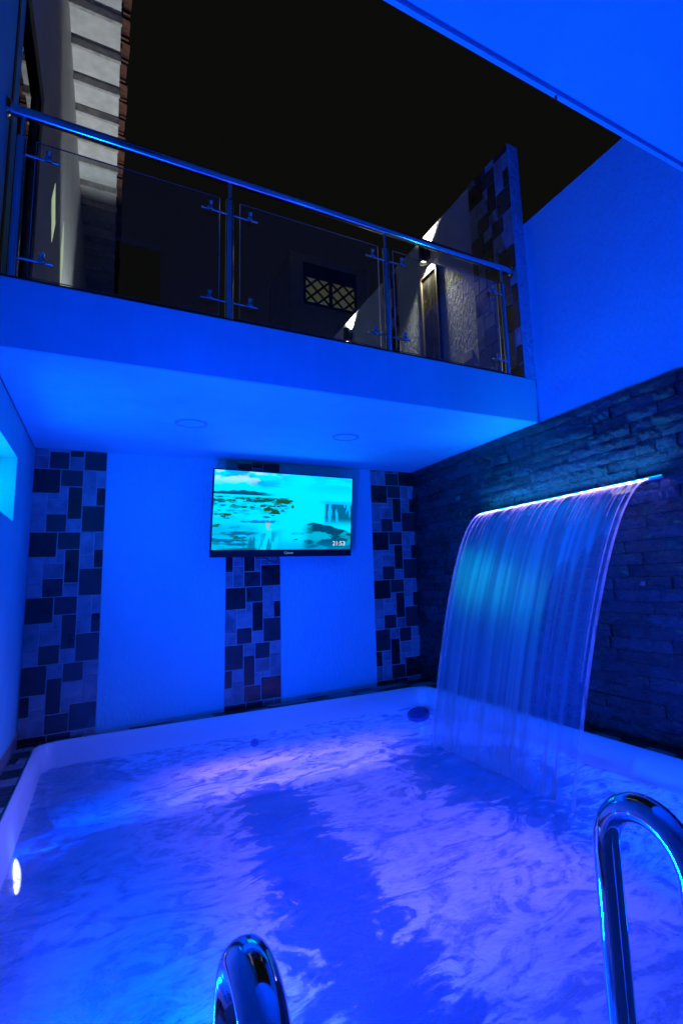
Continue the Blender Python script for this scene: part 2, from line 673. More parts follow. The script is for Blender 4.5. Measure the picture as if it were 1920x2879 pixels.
# ---- ashlar tile pattern: one printed 505 x 520 mm module of fifteen pieces
PAT = [(0, .365, 0, .39, 'b'), (.365, .675, 0, .275, 'd'), (.675, .865, 0, .375, 'l'), (.865, 1, 0, .275, 'l'),
       (.365, .475, .275, .485, 'l'), (.475, .675, .275, .795, 'b'), (.675, .865, .375, .575, 'l'),
       (.865, 1, .275, .575, 'b'), (0, .2, .39, .795, 'l'), (.2, .365, .39, .485, 'l'), (.2, .475, .485, .715, 'l'),
       (.2, .475, .715, 1, 'd'), (0, .2, .795, 1, 'l'), (.475, .675, .795, 1, 'l'), (.675, 1, .575, 1, 'd')]
TM = {'b': 'tile_black', 'd': 'tile_dark', 'l': 'tile_light'}
_tilecache = {}


def tile_mesh(w, h, m, t=0.009):
    key = (round(w, 3), round(h, 3), m)
    if key not in _tilecache:
        b = 0.0025
        v = [(-w/2, 0, -h/2), (w/2, 0, -h/2), (w/2, 0, h/2), (-w/2, 0, h/2),
             (-w/2, -t + b, -h/2), (w/2, -t + b, -h/2), (w/2, -t + b, h/2), (-w/2, -t + b, h/2),
             (-w/2 + b, -t, -h/2 + b), (w/2 - b, -t, -h/2 + b), (w/2 - b, -t, h/2 - b), (-w/2 + b, -t, h/2 - b)]
        f = [(8, 9, 10, 11)]
        for i in range(4):
            j = (i + 1) % 4
            f.append((4 + i, 4 + j, 8 + j, 8 + i))
            f.append((i, j, 4 + j, 4 + i))
        f.append((3, 2, 1, 0))
        _tilecache[key] = MB().add(v, f).mesh('tile', TM[m])
    return _tilecache[key]


def tile_strip(parent, origin, ex, width, ztop, rots, z0=0.0, zjoint=0.05, mh=0.52, proud=0.012, crop=None):
    """strip of ashlar tiles on a vertical wall; ex = horizontal unit vector seen from the front, left to right"""
    ex = Vector(ex)
    nrm = Vector((ex.y, -ex.x, 0))          # out of the wall
    o = Vector(origin)
    ang = math.atan2(ex.y, ex.x)
    v = []
    for dn in (-0.02, proud - 0.0095 + 0.004):
        for a, b in ((0, z0), (width, z0), (width, ztop), (0, ztop)):
            p = o + ex * a + nrm * dn
            v.append((p.x, p.y, b))
    base = MB().add(v, [(4, 5, 6, 7), (0, 1, 5, 4), (1, 2, 6, 5), (2, 3, 7, 6), (3, 0, 4, 7), (3, 2, 1, 0)]).build('tile_strip', 'grout', parent)
    g_ = 0.004
    for k, rot in enumerate(rots):
        for (a, b, c, d, m) in PAT:
            if rot:
                a, b, c, d = 1 - b, 1 - a, 1 - d, 1 - c
            mw = crop or width
            x0, x1 = a * mw + g_, b * mw - g_ if b < 1 else b * mw - g_
            if x0 > width - 0.02:
                continue
            x1 = min(x1, width - g_)
            zt_ = zjoint + (k + 1) * mh
            p0, p1 = zt_ - d * mh + g_, zt_ - c * mh - g_
            p0, p1 = max(p0, z0 + g_), min(p1, ztop - g_)
            if p1 - p0 < 0.012 or x1 - x0 < 0.012:
                continue
            t = obj('tile', tile_mesh(x1 - x0, p1 - p0, m), base, None)
            c_ = o + ex * ((x0 + x1) / 2) + nrm * (proud - 0.009 + random.uniform(0, 0.0012))
            t.matrix_parent_inverse = parent_inv_full(base)
            t.location = (c_.x, c_.y, (p0 + p1) / 2)
            t.rotation_euler = (0, 0, ang)
    return base


# ---- back wall with three tile strips
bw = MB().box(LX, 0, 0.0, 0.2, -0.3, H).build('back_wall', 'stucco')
tag(bw, 'white stucco wall behind the television with three vertical bands of dark stone tiles', 'wall')
tile_strip(bw, (-3.525, 0, 0), (1, 0, 0), 0.505, H - 0.004, [0, 1, 0, 0, 0, 0], zjoint=-0.47)
tile_strip(bw, (-2.052, 0, 0), (1, 0, 0), 0.508, H - 0.004, [0, 1, 0, 1, 0, 0], zjoint=-0.47)
tile_strip(bw, (-0.552, 0, 0), (1, 0, 0), 0.54, H - 0.004, [0, 1, 0, 0, 0, 1], zjoint=-0.47)

# ---- right wall: stucco body above, slate ledgestone below
rw = MB()
rw.box(0.0, 0.2, -7.6, BY, -0.3, ZR)
rw.box(0.0, 0.2, BY, 0.2, -0.3, H + 0.3)
rw = rw.build('stone_wall', 'stucco')
tag(rw, 'tall side wall with dark split slate below and white stucco above, behind the waterfall', 'wall')
backing = MB().box(-0.010, 0.002, -7.5, -0.0, -0.02, H - 0.006).build('stone_bed', 'mortar', rw)


def stone_meshes():
    out = []
    for k in range(14):
        nx, nz = 6, 3
        v, f = [], []
        jag = [random.uniform(-0.006, 0.006) for _ in range(4)]
        for j in range(nz + 1):
            for i in range(nx + 1):
                edge = (i in (0, nx)) or (j in (0, nz))
                d = random.uniform(-0.14, 0.14) if not edge else random.uniform(-0.22, -0.06)
                yy = -0.5 + i / nx
                zz = -0.5 + j / nz
                if i in (0, nx) and 0 < j < nz:
                    yy += random.uniform(-0.006, 0.006)
                v.append((-1.0 - d, yy, zz))
        n0 = len(v)
        ring = [i for i in range(nx + 1)] + [(j + 1) * (nx + 1) - 1 for j in range(1, nz + 1)] + \
               [nz * (nx + 1) + i for i in range(nx - 1, -1, -1)] + [j * (nx + 1) for j in range(nz - 1, 0, -1)]
        for i in ring:
            v.append((0.0, v[i][1], v[i][2]))
        for j in range(nz):
            for i in range(nx):
                a = j * (nx + 1) + i
                f.append((a, a + nx + 1, a + nx + 2, a + 1))
        L = len(ring)
        for q in range(L):
            a, b = ring[q], ring[(q + 1) % L]
            f.append((a, b, n0 + (q + 1) % L, n0 + q))
        out.append(MB().add(v, f).mesh('stone', 'slate'))
    return out


STM = stone_meshes()
stones = []
z = 0.0
courses = 29
ch = (H - 0.012) / courses
for c in range(courses):
    z = 0.004 + c * ch
    y = -0.002
    first = True
    while y > -7.4:
        ln = random.choice([0.16, 0.24, 0.3, 0.36, 0.42, 0.5]) * random.uniform(0.9, 1.1)
        if first:
            ln *= random.uniform(0.4, 1.0)
            first = False
        y1 = y - ln
        dep = random.choice([0.016, 0.02, 0.024, 0.03]) + random.uniform(-0.003, 0.003)
        stones.append((y, y1, z, z + ch, dep, random.randrange(14), random.random() < 0.5))
        y = y1
cam2 = CAM
inview = [s for s in stones if s[0] > -3.75]
inview.sort(key=lambda s: -(s[0] - s[1]) / ((cam2.y - s[0]) ** 2 + 9.0))
own = set(id(s) for s in inview[:300])
rest = MB()
for s in stones:
    y0, y1, z0, z1, dep, k, flip = s
    w, h = (y0 - y1) - 0.003, (z1 - z0) - 0.003
    loc = Vector((-0.008, (y0 + y1) / 2, (z0 + z1) / 2))
    if id(s) in own:
        o = obj('stone', STM[k], rw, None)
        o.location = loc
        o.scale = (dep, w, h)
        o.matrix_parent_inverse = parent_inv_full(rw)
    else:
        me = STM[k]
        rest.add([(loc.x + v.co.x * dep, loc.y + v.co.y * w, loc.z + v.co.z * h) for v in me.vertices],
                 [tuple(p.vertices) for p in me.polygons])
ro = rest.build('stone_facing', 'slate', rw)
ro['kind'] = 'stuff'

# ---- left wall with a lit window opening
lw = MB()
WY0, WY1, WZ0, WZ1 = -1.75, -0.86, 1.60, 2.03
for (a, b, c, d) in ((-7.6, WY0, -0.3, ZT + 3.4), (WY1, -0.0, -0.3, H), (WY0, WY1, -0.3, WZ0), (WY0, WY1, WZ1, H)):
    lw.box(LX - 0.25, LX, a, b, c, d)
lw.box(LX - 0.25, LX, WY0, BY + 0.165, H, ZT + 3.4) if BY + 0.165 > WY0 else None
lw = lw.build('side_wall', 'courtpaint')
tag(lw, 'plain white wall at the left edge of the pool, with a small lit window opening', 'wall')
wf = MB()
xw = LX - 0.17
wf.box(xw - 0.02, xw + 0.02, WY0, WY1, WZ0, WZ0 + 0.04).box(xw - 0.02, xw + 0.02, WY0, WY1, WZ1 - 0.04, WZ1)
wf.box(xw - 0.02, xw + 0.02, WY0, WY0 + 0.04, WZ0 + 0.04, WZ1 - 0.04).box(xw - 0.02, xw + 0.02, WY1 - 0.04, WY1, WZ0 + 0.04, WZ1 - 0.04)
win = wf.build('window', 'plastic', lw)
MB().box(xw - 0.006, xw + 0.006, WY0 + 0.04, WY1 - 0.04, WZ0 + 0.04, WZ1 - 0.04).build('pane', 'bathroom', win)
# tile skirting at its foot
y = -0.012
while y > -4.6:
    ln = random.choice([0.2, 0.28, 0.34])
    m = random.choice(['tile_dark', 'tile_light', 'tile_black', 'tile_light'])
    MB().bevbox(LX + 0.001, LX + 0.012, y - ln + 0.003, y, 0.006, 0.095, 0.002).build('skirting_tile', m, lw)
    y -= ln
MB().box(LX + 0.0005, LX + 0.009, -4.6, -0.012, 0.004, 0.0965).build('skirting_grout', 'grout', lw)

# ---- balcony slab over the back half of the pool
sl = MB().bevbox(LX, 0.0, BY, 0.3, H, ZT, 0.008)
sl.box(LX, 0.0, 0.3, 9.0, H, ZT)
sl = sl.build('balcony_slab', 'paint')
tag(sl, 'thick white balcony slab over the television wall, its underside glowing blue', 'balcony')
MB().box(LX + 0.01, -0.115, BY + 0.012, 9.0, ZT, ZT + 0.012).build('floor_tiling', 'tile_dark', sl)

# ---- rear wall behind the camera and the canopy overhead
cn = MB()
cn.box(LX, 0.0, -7.4, CY - 0.024, CZ, ZT)
cn.box(LX, 0.0, CY - 0.024, CY - 0.012, CZ + 0.008, ZT)
cn.box(LX, 0.0, CY - 0.012, CY, CZ - 0.003, ZT)
cn = cn.build('overhead_slab', 'paint')
tag(cn, 'flat white slab with a grooved drip edge, overhead at upper right', 'ceiling')
MB().tube([(-2.06, CY - 0.006, CZ + 0.01), (-2.06, CY - 0.006, CZ - 0.012)], 0.003, 8).build('drip_nail', 'blackmetal', cn)
hw = MB().box(LX, 0.0, -7.6, -7.4, -0.3, CZ - 0.002).build('rear_wall', 'courtpaint')
tag(hw, 'plain wall behind the near deck, closing the pool court', 'wall')
DX0, DX1, DT = -3.03, -2.62, 4.66
uf = MB().box(DX1, 0.0, UY - 0.2, UY, ZT, 7.2).box(LX, DX0, UY - 0.2, UY, ZT, 7.2).box(DX0, DX1, UY - 0.2, UY, DT, 7.2)
uf = uf.build('upper_facade', 'courtpaint')
tag(uf, 'upper house facade above and behind the camera, mirrored in the railing glass', 'house')
MB().box(DX0, DX1, UY - 0.16, UY - 0.1, ZT, DT).build('door', 'mortar', uf)

# ---- pool deck with tiles round the tub
Q = [Vector((-3.395, -0.085)), Vector((-0.19, -0.365)), Vector((-0.19, -4.68)), Vector((-3.395, -4.68))]  # lip: far-left, far-right, near-right, near-left
dk = MB()
zb = -0.006
dk.add([(LX, 0, zb), (0, 0, zb), (0, Q[1].y, zb), (Q[1].x, Q[1].y, zb), (Q[0].x, Q[0].y, zb), (LX, Q[0].y, zb)], [(0, 5, 4), (0, 4, 3, 1), (1, 3, 2)])
dk.add([(LX, Q[0].y, zb), (Q[0].x, Q[0].y, zb), (Q[3].x, Q[3].y, zb), (LX, Q[3].y, zb)], [(3, 2, 1, 0)])
dk.add([(Q[1].x, Q[1].y, zb), (0, Q[1].y, zb), (0, Q[2].y, zb), (Q[2].x, Q[2].y, zb)], [(3, 2, 1, 0)])
dk.add([(LX, -4.68, zb), (0, -4.68, zb), (0, -7.4, zb), (LX, -7.4, zb)], [(3, 2, 1, 0)])
dk = struct(dk.build('pool_deck', 'grout'))


def deck_tile(pts, m):
    """flat deck tile from a quad of (x, y)"""
    c = sum((Vector(p) for p in pts), Vector((0, 0))) / len(pts)
    low = [Vector(p) for p in pts]
    hi = [p + (c - p).normalized() * 0.003 for p in low]
    v = [(p.x, p.y, -0.012) for p in low] + [(p.x, p.y, 0.001) for p in low] + [(p.x, p.y, 0.003) for p in hi]
    f = [(8, 9, 10, 11)]
    for i in range(4):
        j = (i + 1) % 4
        f += [(4 + i, 4 + j, 8 + j, 8 + i), (i, j, 4 + j, 4 + i)]
    MB().add(v, f).build('deck_tile', m, dk)


G = 0.003
x = LX
def far_y(x): return Q[0].y + (Q[1].y - Q[0].y) * (x - Q[0].x) / (Q[1].x - Q[0].x)
seq = ['tile_black', 'tile_light', 'tile_dark', 'tile_light', 'tile_dark', 'tile_light', 'tile_black', 'tile_dark']
k = 0
x = LX + 0.16
while x < -0.02:
    ln = random.choice([0.2, 0.26, 0.32, 0.38])
    x1 = min(x + ln, 0.0)
    ya, yb_ = far_y(x), far_y(x1)
    m = seq[k % len(seq)]
    if abs(ya) > 0.19:
        mid = 0.5
        deck_tile([(x + G, ya * mid - G + 0.0), (x1 - G, yb_ * mid - G), (x1 - G, -0.016), (x + G, -0.016)], seq[(k + 3) % 8])
        deck_tile([(x + G, ya), (x1 - G, yb_), (x1 - G, yb_ * mid + G), (x + G, ya * mid + G)], m)
    else:
        deck_tile([(x + G, ya), (x1 - G, yb_), (x1 - G, -0.016), (x + G, -0.016)], m)
    x = x1
    k += 1
# left ledge
y = -0.016
k = 0
rows = [(0.1, ['b']), (0.11, ['l', 'l']), (0.19, ['d']), (0.12, ['b', 'l']), (0.15, ['l', 'l']), (0.2, ['b']), (0.16, ['l']), (0.17, ['d']), (0.12, ['l', 'd'])]
while y > -4.6:
    d, ms = rows[k % len(rows)]
    xa = LX + 0.014
    wv = (Q[0].x - 0.012) - xa
    if k == 0:
        wv = 0.14
    for i, m in enumerate(ms):
        a, b = (0, 1) if len(ms) == 1 else ((0, .45), (.45, 1))[i]
        deck_tile([(xa + wv * a + G, y - d + G), (xa + wv * b - G, y - d + G), (xa + wv * b - G, y - G), (xa + wv * a + G, y - G)], TM[m])
    y -= d
    k += 1
# right ledge, larger slate tiles
y = Q[1].y - 0.0
k = 0
while y > -4.6:
    d = random.choice([0.2, 0.28, 0.36])
    xa, xb = Q[1].x + 0.012, -0.034
    if k % 2 == 0:
        deck_tile([(xa + G, y - d + G), (xb - G, y - d + G), (xb - G, y - G), (xa + G, y - G)], random.choice(['tile_black', 'tile_dark']))
    else:
        xm = xa + (xb - xa) * 0.45
        deck_tile([(xa + G, y - d + G), (xm - G, y - d + G), (xm - G, y - G), (xa + G, y - G)], 'tile_light')
        deck_tile([(xm + G, y - d + G), (xb - G, y - d + G), (xb - G, y - G), (xm + G, y - G)], 'tile_black')
    y -= d
    k += 1

# ---- the tub: one moulded white shell, bilinear plan, profile by distance from the lip
def tub_grid():
    def ax(n, L, e=0.3):
        a = list(np.concatenate([np.linspace(0, e, 22)[:-1], np.linspace(e, L - e, n), np.linspace(L - e, L, 22)[1:]]))
        return [q / L for q in a]
    us, vs_ = ax(46, 3.2), ax(56, 4.5)
    prof_d = [-0.2, -0.012, 0.0, 0.012, 0.026, 0.045, 0.06, 0.09, 0.16, 0.26, 9]
    prof_z = [-0.02, -0.002, 0.012, 0.010, -0.02, -0.10, -0.22, -0.46, -0.57, -0.60, -0.60]
    V, F = [], []
    for v in vs_:
        for u in us:
            p = (Q[0] * (1 - u) + Q[1] * u) * (1 - v) + (Q[3] * (1 - u) + Q[2] * u) * v
            w, h = 3.205, 4.45
            px, py = (u - 0.5) * w, (v - 0.5) * h
            r = 0.13
            qx, qy = abs(px) - w / 2 + r, abs(py) - h / 2 + r
            sd = math.hypot(max(qx, 0), max(qy, 0)) + min(max(qx, qy), 0) - r
            d = -sd
            z = float(np.interp(d, prof_d, prof_z))
            V.append((p.x, p.y, z))
    n = len(us)
    for j in range(len(vs_) - 1):
        for i in range(n - 1):
            a = j * n + i
            F.append((a, a + n, a + n + 1, a + 1))
    return MB().add(V, F)


tub = tub_grid().build('plunge_pool', 'gelcoat', None, 'all')
tag(tub, 'large white moulded plunge pool set into the tiled deck', 'pool')
for (jx, jy, jz) in ((-1.85, far_y(-1.85) - 0.062, -0.235),):
    MB().lathe([(0.034, 0), (0.034, 0.008), (0.026, 0.012), (0.02, 0.004), (0.011, 0.004), (0.009, 0.010), (0.0, 0.012)], (jx, jy, jz), (0.0, -1, 0.1), 20).build('jet_nozzle', 'blueplastic', tub, True)

# ---- water surface
def water_grid():
    nx, ny = 150, 190
    V, F = [], []
    ph = rng.uniform(0, 6.28, 24)
    dr = rng.uniform(0, 6.28, 24)
    kk = rng.uniform(5, 24, 24)
    for j in range(ny + 1):
        for i in range(nx + 1):
            u, v = i / nx, j / ny
            p = (Q[0] * (1 - u) + Q[1] * u) * (1 - v) + (Q[3] * (1 - u) + Q[2] * u) * v
            fall = math.exp(-(((p.x + 0.82) / 0.5) ** 2 + (max(0, abs(p.y + 2.28) - 0.7) / 0.4) ** 2))
            amp = 0.0016 + 0.005 * fall
            z = sum(math.sin(kk[q] * (p.x * math.cos(dr[q]) + p.y * math.sin(dr[q])) + ph[q]) / (1 + kk[q] / 12) for q in range(24)) * amp
            V.append((p.x, p.y, ZW + z))
    n = nx + 1
    for j in range(ny):
        for i in range(nx):
            a = j * n + i
            F.append((a, a + n, a + n + 1, a + 1))
    return MB().add(V, F)


wt = water_grid()
# keep only faces inside the rounded tub
keep = []
for f in wt.f:
    cx = sum(wt.v[i][0] for i in f) / 4
    cyy = sum(wt.v[i][1] for i in f) / 4
    if Q[0].x + 0.05 < cx < Q[1].x - 0.05 and -4.63 < cyy < far_y(cx) - 0.05:
        keep.append(f)
wt.f = keep
wt = struct(wt.build('water', 'water', None, 'all'))

# ================================================================== OBJECTS
# ---- lamps in the tub wall: one seen, two added for blue fill
def pool_lamp(loc, axis, mat, label):
    t = thing('pool_lamp', loc, label, 'lamp', 'underwater lamps')
    MB().lathe([(0.105, -0.02), (0.105, 0.012), (0.095, 0.02), (0.082, 0.02), (0.08, 0.008)], loc, axis, 32).build('trim_ring', 'plastic', t, True)
    MB().lathe([(0.081, 0.004), (0.075, 0.016), (0.05, 0.024), (0.0, 0.028)], loc, axis, 32).build('lens', mat, t, True)
    return t


def beams(parent, org, specs):
    """narrow LED beams of one underwater lamp: azimuth from +x, pitch, cone and share of power"""
    for az, pt, cone, pw in specs:
        a, p_ = math.radians(az), math.radians(pt)
        lamp('lamp_beam', 'SPOT', org, VIOLET, P_BEAM * pw, (math.cos(a) * math.cos(p_), math.sin(a) * math.cos(p_), math.sin(p_)), 0.03, cone, 0.9, parent)


PL = Vector((-3.345, -1.66, -0.275))
t = pool_lamp(PL, (1, -0.15, 0.2), 'lens', 'bright white underwater lamp glowing at the left edge of the pool')
beams(t, PL + Vector((0.06, 0, 0)), [(18, -8, 24, 1.3), (30, -9, 26, 1.5), (44, -10, 28, 1.3), (58, -10, 26, .7), (5, -15, 22, .9), (-8, -15, 22, .5)])
lamp('lamp_glow', 'SPOT', PL + Vector((0.06, 0, 0.0)), (0.04, 0.06, 1.0), P_SIDE * 0.2, (0.5, 0.0, 1.0), 0.07, 130, 0.6, t)
t = pool_lamp((-3.345, -3.35, -0.275), (1, 0, 0.10), 'fill_lens', 'added blue fill lamp in the left wall of the pool, just outside the frame')  # unseen lamp added to fill the court with blue
lamp('lamp_glow', 'SPOT', (-3.285, -3.35, -0.275), BLUE, P_SIDE * 2.5, (1.0, 0.2, 0.6), 0.07, 158, 0.7, t)
t = pool_lamp((-0.75, -4.62, -0.29), (0, 1, 0.2), 'fill_lens', 'added blue fill lamp in the near wall of the pool, below the frame')  # second unseen lamp, added as blue fill from the near side
lamp('lamp_glow', 'SPOT', (-0.75, -4.55, -0.27), BLUE, P_NEAR * 0.9, (-0.2, 0.55, 1.0), 0.07, 120, 0.6, t)
for pitch, spread, pw in ((-0.115, 13, 0.95), (-0.17, 17, 0.34), (-0.30, 28, 0.08)):
    o = lamp('lamp_beam', 'AREA', (-1.42, -4.58, -0.27), VIOLET, P_STRIP * 1.8 * pw, (-0.03, 1, pitch), parent=t, rect=(1.98, 0.06))  # violet strip added out of view to light the pool floor
    o.data.spread = math.radians(spread)

for pitch, spread, pw in ((-0.135, 13, 0.75), (-0.19, 18, 0.9), (-0.30, 26, 0.35)):
    o = lamp('fill_wash', 'AREA', (-2.93, -4.58, -0.27), (0.0, 0.06, 1.0), P_STRIP * 1.1 * pw, (0.02, 1, pitch), parent=t, rect=(0.8, 0.06))  # unseen blue strip added to brighten the left pool floor
    o.data.spread = math.radians(spread)

# ---- skimmer cap in the far corner
t = thing('skimmer_cap', (-0.40, -0.59, -0.19), 'dark blue oval skimmer cap at the waterline in the far pool corner', 'skimmer')
MB().lathe([(0.108, -0.03), (0.108, 0.004), (0.1, 0.012), (0.088, 0.008)], (-0.40, -0.59, -0.185), (-0.14, -0.2, 1.0), 36).build('rim', 'blueplastic', t, True)
MB().lathe([(0.09, 0.0), (0.07, 0.012), (0.04, 0.018), (0.0, 0.02)], (-0.40, -0.59, -0.183), (-0.14, -0.2, 1.0), 36).build('dome', 'blueplastic', t, True)

# ---- recessed downlights in the balcony underside
for (xx, yy, lab) in ((-2.50, -1.145, 'left'), (-1.31, -1.175, 'right')):
    t = thing('ceiling_downlight', (xx, yy, H), 'unlit round recessed downlight in the blue balcony underside, ' + lab + ' of the two', 'downlight', 'balcony downlights')
    MB().lathe([(0.112, -0.0005), (0.112, 0.004), (0.107, 0.007), (0.092, 0.006), (0.088, 0.0015)], (xx, yy, H), (0, 0, -1), 40).build('trim_ring', plain('downlight_trim', (0.14, 0.4, 0.46), 0.5), t, True)
    MB().lathe([(0.09, 0.0004), (0.088, 0.0022), (0.0, 0.0026)], (xx, yy, H), (0, 0, -1), 40).build('diffuser', 'paint', t, True)

# ---- television
TW, TH = 1.353, 0.80
tq = Matrix.Translation((-1.531, -0.200, 1.757)) @ Matrix.Rotation(0.024, 4, 'Z') @ Matrix.Rotation(0.121, 4, 'X') @ Matrix.Rotation(0.01, 4, 'Y')
tv = thing('television', tq.translation, 'wide black television showing a cyan waterfall scene on the back wall', 'television')
def tvpart(mb, name, mat, parent=None, smooth=False):
    mb.v = [tuple(tq @ Vector(v)) for v in mb.v]
    return mb.build(name, mat, parent or tv, smooth)
body = MB()
bz = 0.066
body.bevbox(-TW/2, TW/2, 0.0, 0.05, -TH/2, TH/2, 0.006)
body.bevbox(-TW*0.32, TW*0.32, 0.05, 0.085, -TH*0.40, TH*0.2, 0.01)
tvpart(body, 'body', 'black')
fr = MB()
fr.bevbox(-TW/2, TW/2, -0.008, 0.0, -TH/2, -TH/2 + bz, 0.003)
fr.bevbox(-TW/2, TW/2, -0.008, 0.0, TH/2 - 0.008, TH/2, 0.002)
fr.bevbox(-TW/2, -TW/2 + 0.008, -0.008, 0.0, -TH/2 + bz, TH/2 - 0.008, 0.002)
fr.bevbox(TW/2 - 0.008, TW/2, -0.008, 0.0, -TH/2 + bz, TH/2 - 0.008, 0.002)
bez = tvpart(fr, 'bezel', 'black')
# picture
SW, SH = 300, 166
def vnoise(n, m, gx, gy, seed):
    r = np.random.default_rng(seed).random((gy + 2, gx + 2))
    yy, xx = np.meshgrid(np.linspace(0, gy, m, endpoint=False), np.linspace(0, gx, n, endpoint=False), indexing='ij')
    x0, y0 = xx.astype(int), yy.astype(int)
    fx, fy = xx - x0, yy - y0
    fx, fy = fx * fx * (3 - 2 * fx), fy * fy * (3 - 2 * fy)
    return (r[y0, x0] * (1 - fx) + r[y0, x0 + 1] * fx) * (1 - fy) + (r[y0 + 1, x0] * (1 - fx) + r[y0 + 1, x0 + 1] * fx) * fy
def fbm(gx, gy, seed, oc=4):
    return sum(vnoise(SW, SH, gx * 2 ** i, gy * 2 ** i, seed + i) * 0.5 ** i for i in range(oc)) / (2 - 0.5 ** (oc - 1))
T_, S_ = np.meshgrid((np.arange(SH) + .5) / SH, (np.arange(SW) + .5) / SW, indexing='ij')
img = np.zeros((SH, SW, 3))
img[...] = (0.0, 1.0, 1.0)
def over(mask, col):
    m = np.clip(mask, 0, 1)[..., None]
    img[...] = img * (1 - m) + np.array(col) * m
def step(x, a, b):
    q = np.clip((x - a) / (b - a), 0, 1)
    return q * q * (3 - 2 * q)
def blob(cx, cy_, rx, ry, col, seed=9, k=2.4):
    d = ((S_ - cx) / rx) ** 2 + ((T_ - cy_) / ry) ** 2 + (fbm(30, 34, seed) - .5) * k
    over(step(d, 1.1, .8), col)
N1, N2, N3 = fbm(6, 7, 1), fbm(11, 26, 5), fbm(24, 40, 8)
# clouds, left and faint right
over(step(N1, .48, .62) * step(T_, .26, .16) * step(S_, .6, .3) * .75, (0.0, .40, .78))
over(step(fbm(8, 10, 31), .55, .66) * step(T_, .2, .08) * step(S_, .55, .3) * .8, (.55, 1, 1))
over(step(fbm(4, 12, 41), .5, .66) * step(T_, .3, .1) * step(S_, .55, .8) * .45, (0, .55, .85))
# far shore
ridge = .268 - .028 * np.exp(-((S_ - .2) / .13) ** 2) + .004 * np.sin(S_ * 90)
over(step(T_, ridge, ridge + .008) * step(T_, .305, .296) * step(S_, .44, .30), (0, .10, .22))
# river plain broken by rocks and bushes
edge = .545 - .35 * np.maximum(0, T_ - .42)
riv = step(T_, .315, .33) * step(S_, edge, edge - .05)
over(riv * step(N2, .50, .60) * step(T_, .74, .5) * .55, (0, .46, .62))
over(riv * step(N3, .56, .64) * step(T_, .62, .36), (0, .14, .20))
over(step(T_, .325, .335) * step(T_, .405, .375) * step(S_, .55, .5) * step(fbm(20, 26, 77), .44, .56), (.0, .12, .09))
for q in range(26):
    cx, cy_ = random.uniform(.0, .5), .33 + .3 * random.random() ** 1.3
    if cx < edge[0, 0] - .3 * max(0, cy_ - .42):
        blob(cx, cy_, random.uniform(.012, .035), random.uniform(.006, .014), random.choice([(0, .13, .16), (.01, .12, .03), (0, .2, .3)]), 100 + q, 3)
for cx, cy_, rx, ry in ((.475, .365, .055, .03), (.365, .475, .03, .03), (.33, .435, .025, .018), (.41, .505, .028, .022), (.075, .555, .045, .02), (.03, .70, .03, .018), (.22, .80, .03, .018), (.17, .845, .055, .022), (.145, .755, .013, .016), (.54, .43, .01, .02), (.2, .455, .03, .01)):
    blob(cx, cy_, rx, ry, (.015, .13, .03), 9)
# lower left rapids
low = step(T_, .62 + .12 * S_, .72 + .12 * S_) * step(S_, .36, .24)
over(low * (.45 + .6 * step(fbm(7, 24, 21), .42, .6)), (0, .20, .42))
over(low * step(fbm(10, 40, 22), .58, .66), (0, .75, .9))
blob(.31, .64, .13, .018, (0, .30, .55), 55, 2.0)
# the near fall: dark rock between white threads
fl = fbm(40, 4, 23)
fm = step(S_ - .17 - .12 * (T_ - .8), 0, .03) * step(S_, .5, .36) * step(T_ - (.86 - .5 * np.maximum(0, S_ - .16)), .0, .05)
over(fm * step(fl, .48, .60) * .85, (0, .20, .40))
over(step(np.abs(S_ - .365 - .10 * (T_ - .62)), .022, .006) * step(T_, .57, .6) * step(T_, .76, .68) * step(fbm(60, 10, 3), .4, .58), (.55, .55, .35))
# cliffs at right with thin falls
cf = step(S_, .775, .80) * step(T_, .368, .378) * step(T_, .70, .56)
over(cf * .97, (0, .15, .34))
over(cf * step(fbm(34, 3, 51), .56, .63) * .8, (0, .8, 1))
over(step(S_, .72, .8) * step(T_, .325, .345) * step(T_, .385, .37) * .55, (0, .42, .7))
# dark wooded rocks lower right
top = .63 + .13 * np.maximum(0, S_ - .75) / .25 + .05 * np.maximum(0, .70 - S_) / .1 + .05 * (fbm(16, 16, 61) - .5)
rk = step(T_ - top, 0, .02) * step(S_, .60, .68)
over(rk * (.45 + .6 * step(fbm(9, 11, 65), .38, .56)), (0, .09, .22))
over(step(fbm(18, 18, 71), .54, .64) * step(T_, .76, .82) * step(np.abs(S_ - .57), .1, .05) * step(T_, .95, .88), (0, .13, .3))
over(step(T_, .82, 1.0) * step(S_, .3, .5) * .6, (0, .32, .6))
img *= np.linspace(1.0, 0.9, SH)[:, None, None]
img[..., 2] *= 1 + 1.1 * np.clip(img[..., 2], 0, 1) ** 2
sx0, sx1 = -TW/2 + 0.009, TW/2 - 0.009
sz0, sz1 = -TH/2 + bz + 0.001, TH/2 - 0.009
ms = MB()
for j in range(SH + 1):
    for i in range(SW + 1):
        ms.v.append((sx0 + (sx1 - sx0) * i / SW, -0.003, sz1 + (sz0 - sz1) * j / SH))
for j in range(SH):
    for i in range(SW):
        a = j * (SW + 1) + i
        ms.f.append((a, a + SW + 1, a + SW + 2, a + 1))
scr = tvpart(ms, 'screen', 'screen')
ca = scr.data.color_attributes.new('picture', 'FLOAT_COLOR', 'CORNER')
cols = np.ones((SH * SW, 4, 4), np.float32)
cols[:, :, :3] = img.reshape(-1, 1, 3)
ca.data.foreach_set('color', cols.ravel())
def tvtext(name, body_, size, mat, x, z, parent, yoff=-0.0045):
    me = text_mesh(name, body_, size, mat)
    o = obj(name, me, parent, None)
    m = tq @ Matrix.Translation((x, yoff, z)) @ Matrix.Rotation(math.pi / 2, 4, 'X')
    me.transform(m)
    o.matrix_parent_inverse = parent_inv_full(parent)
    return o
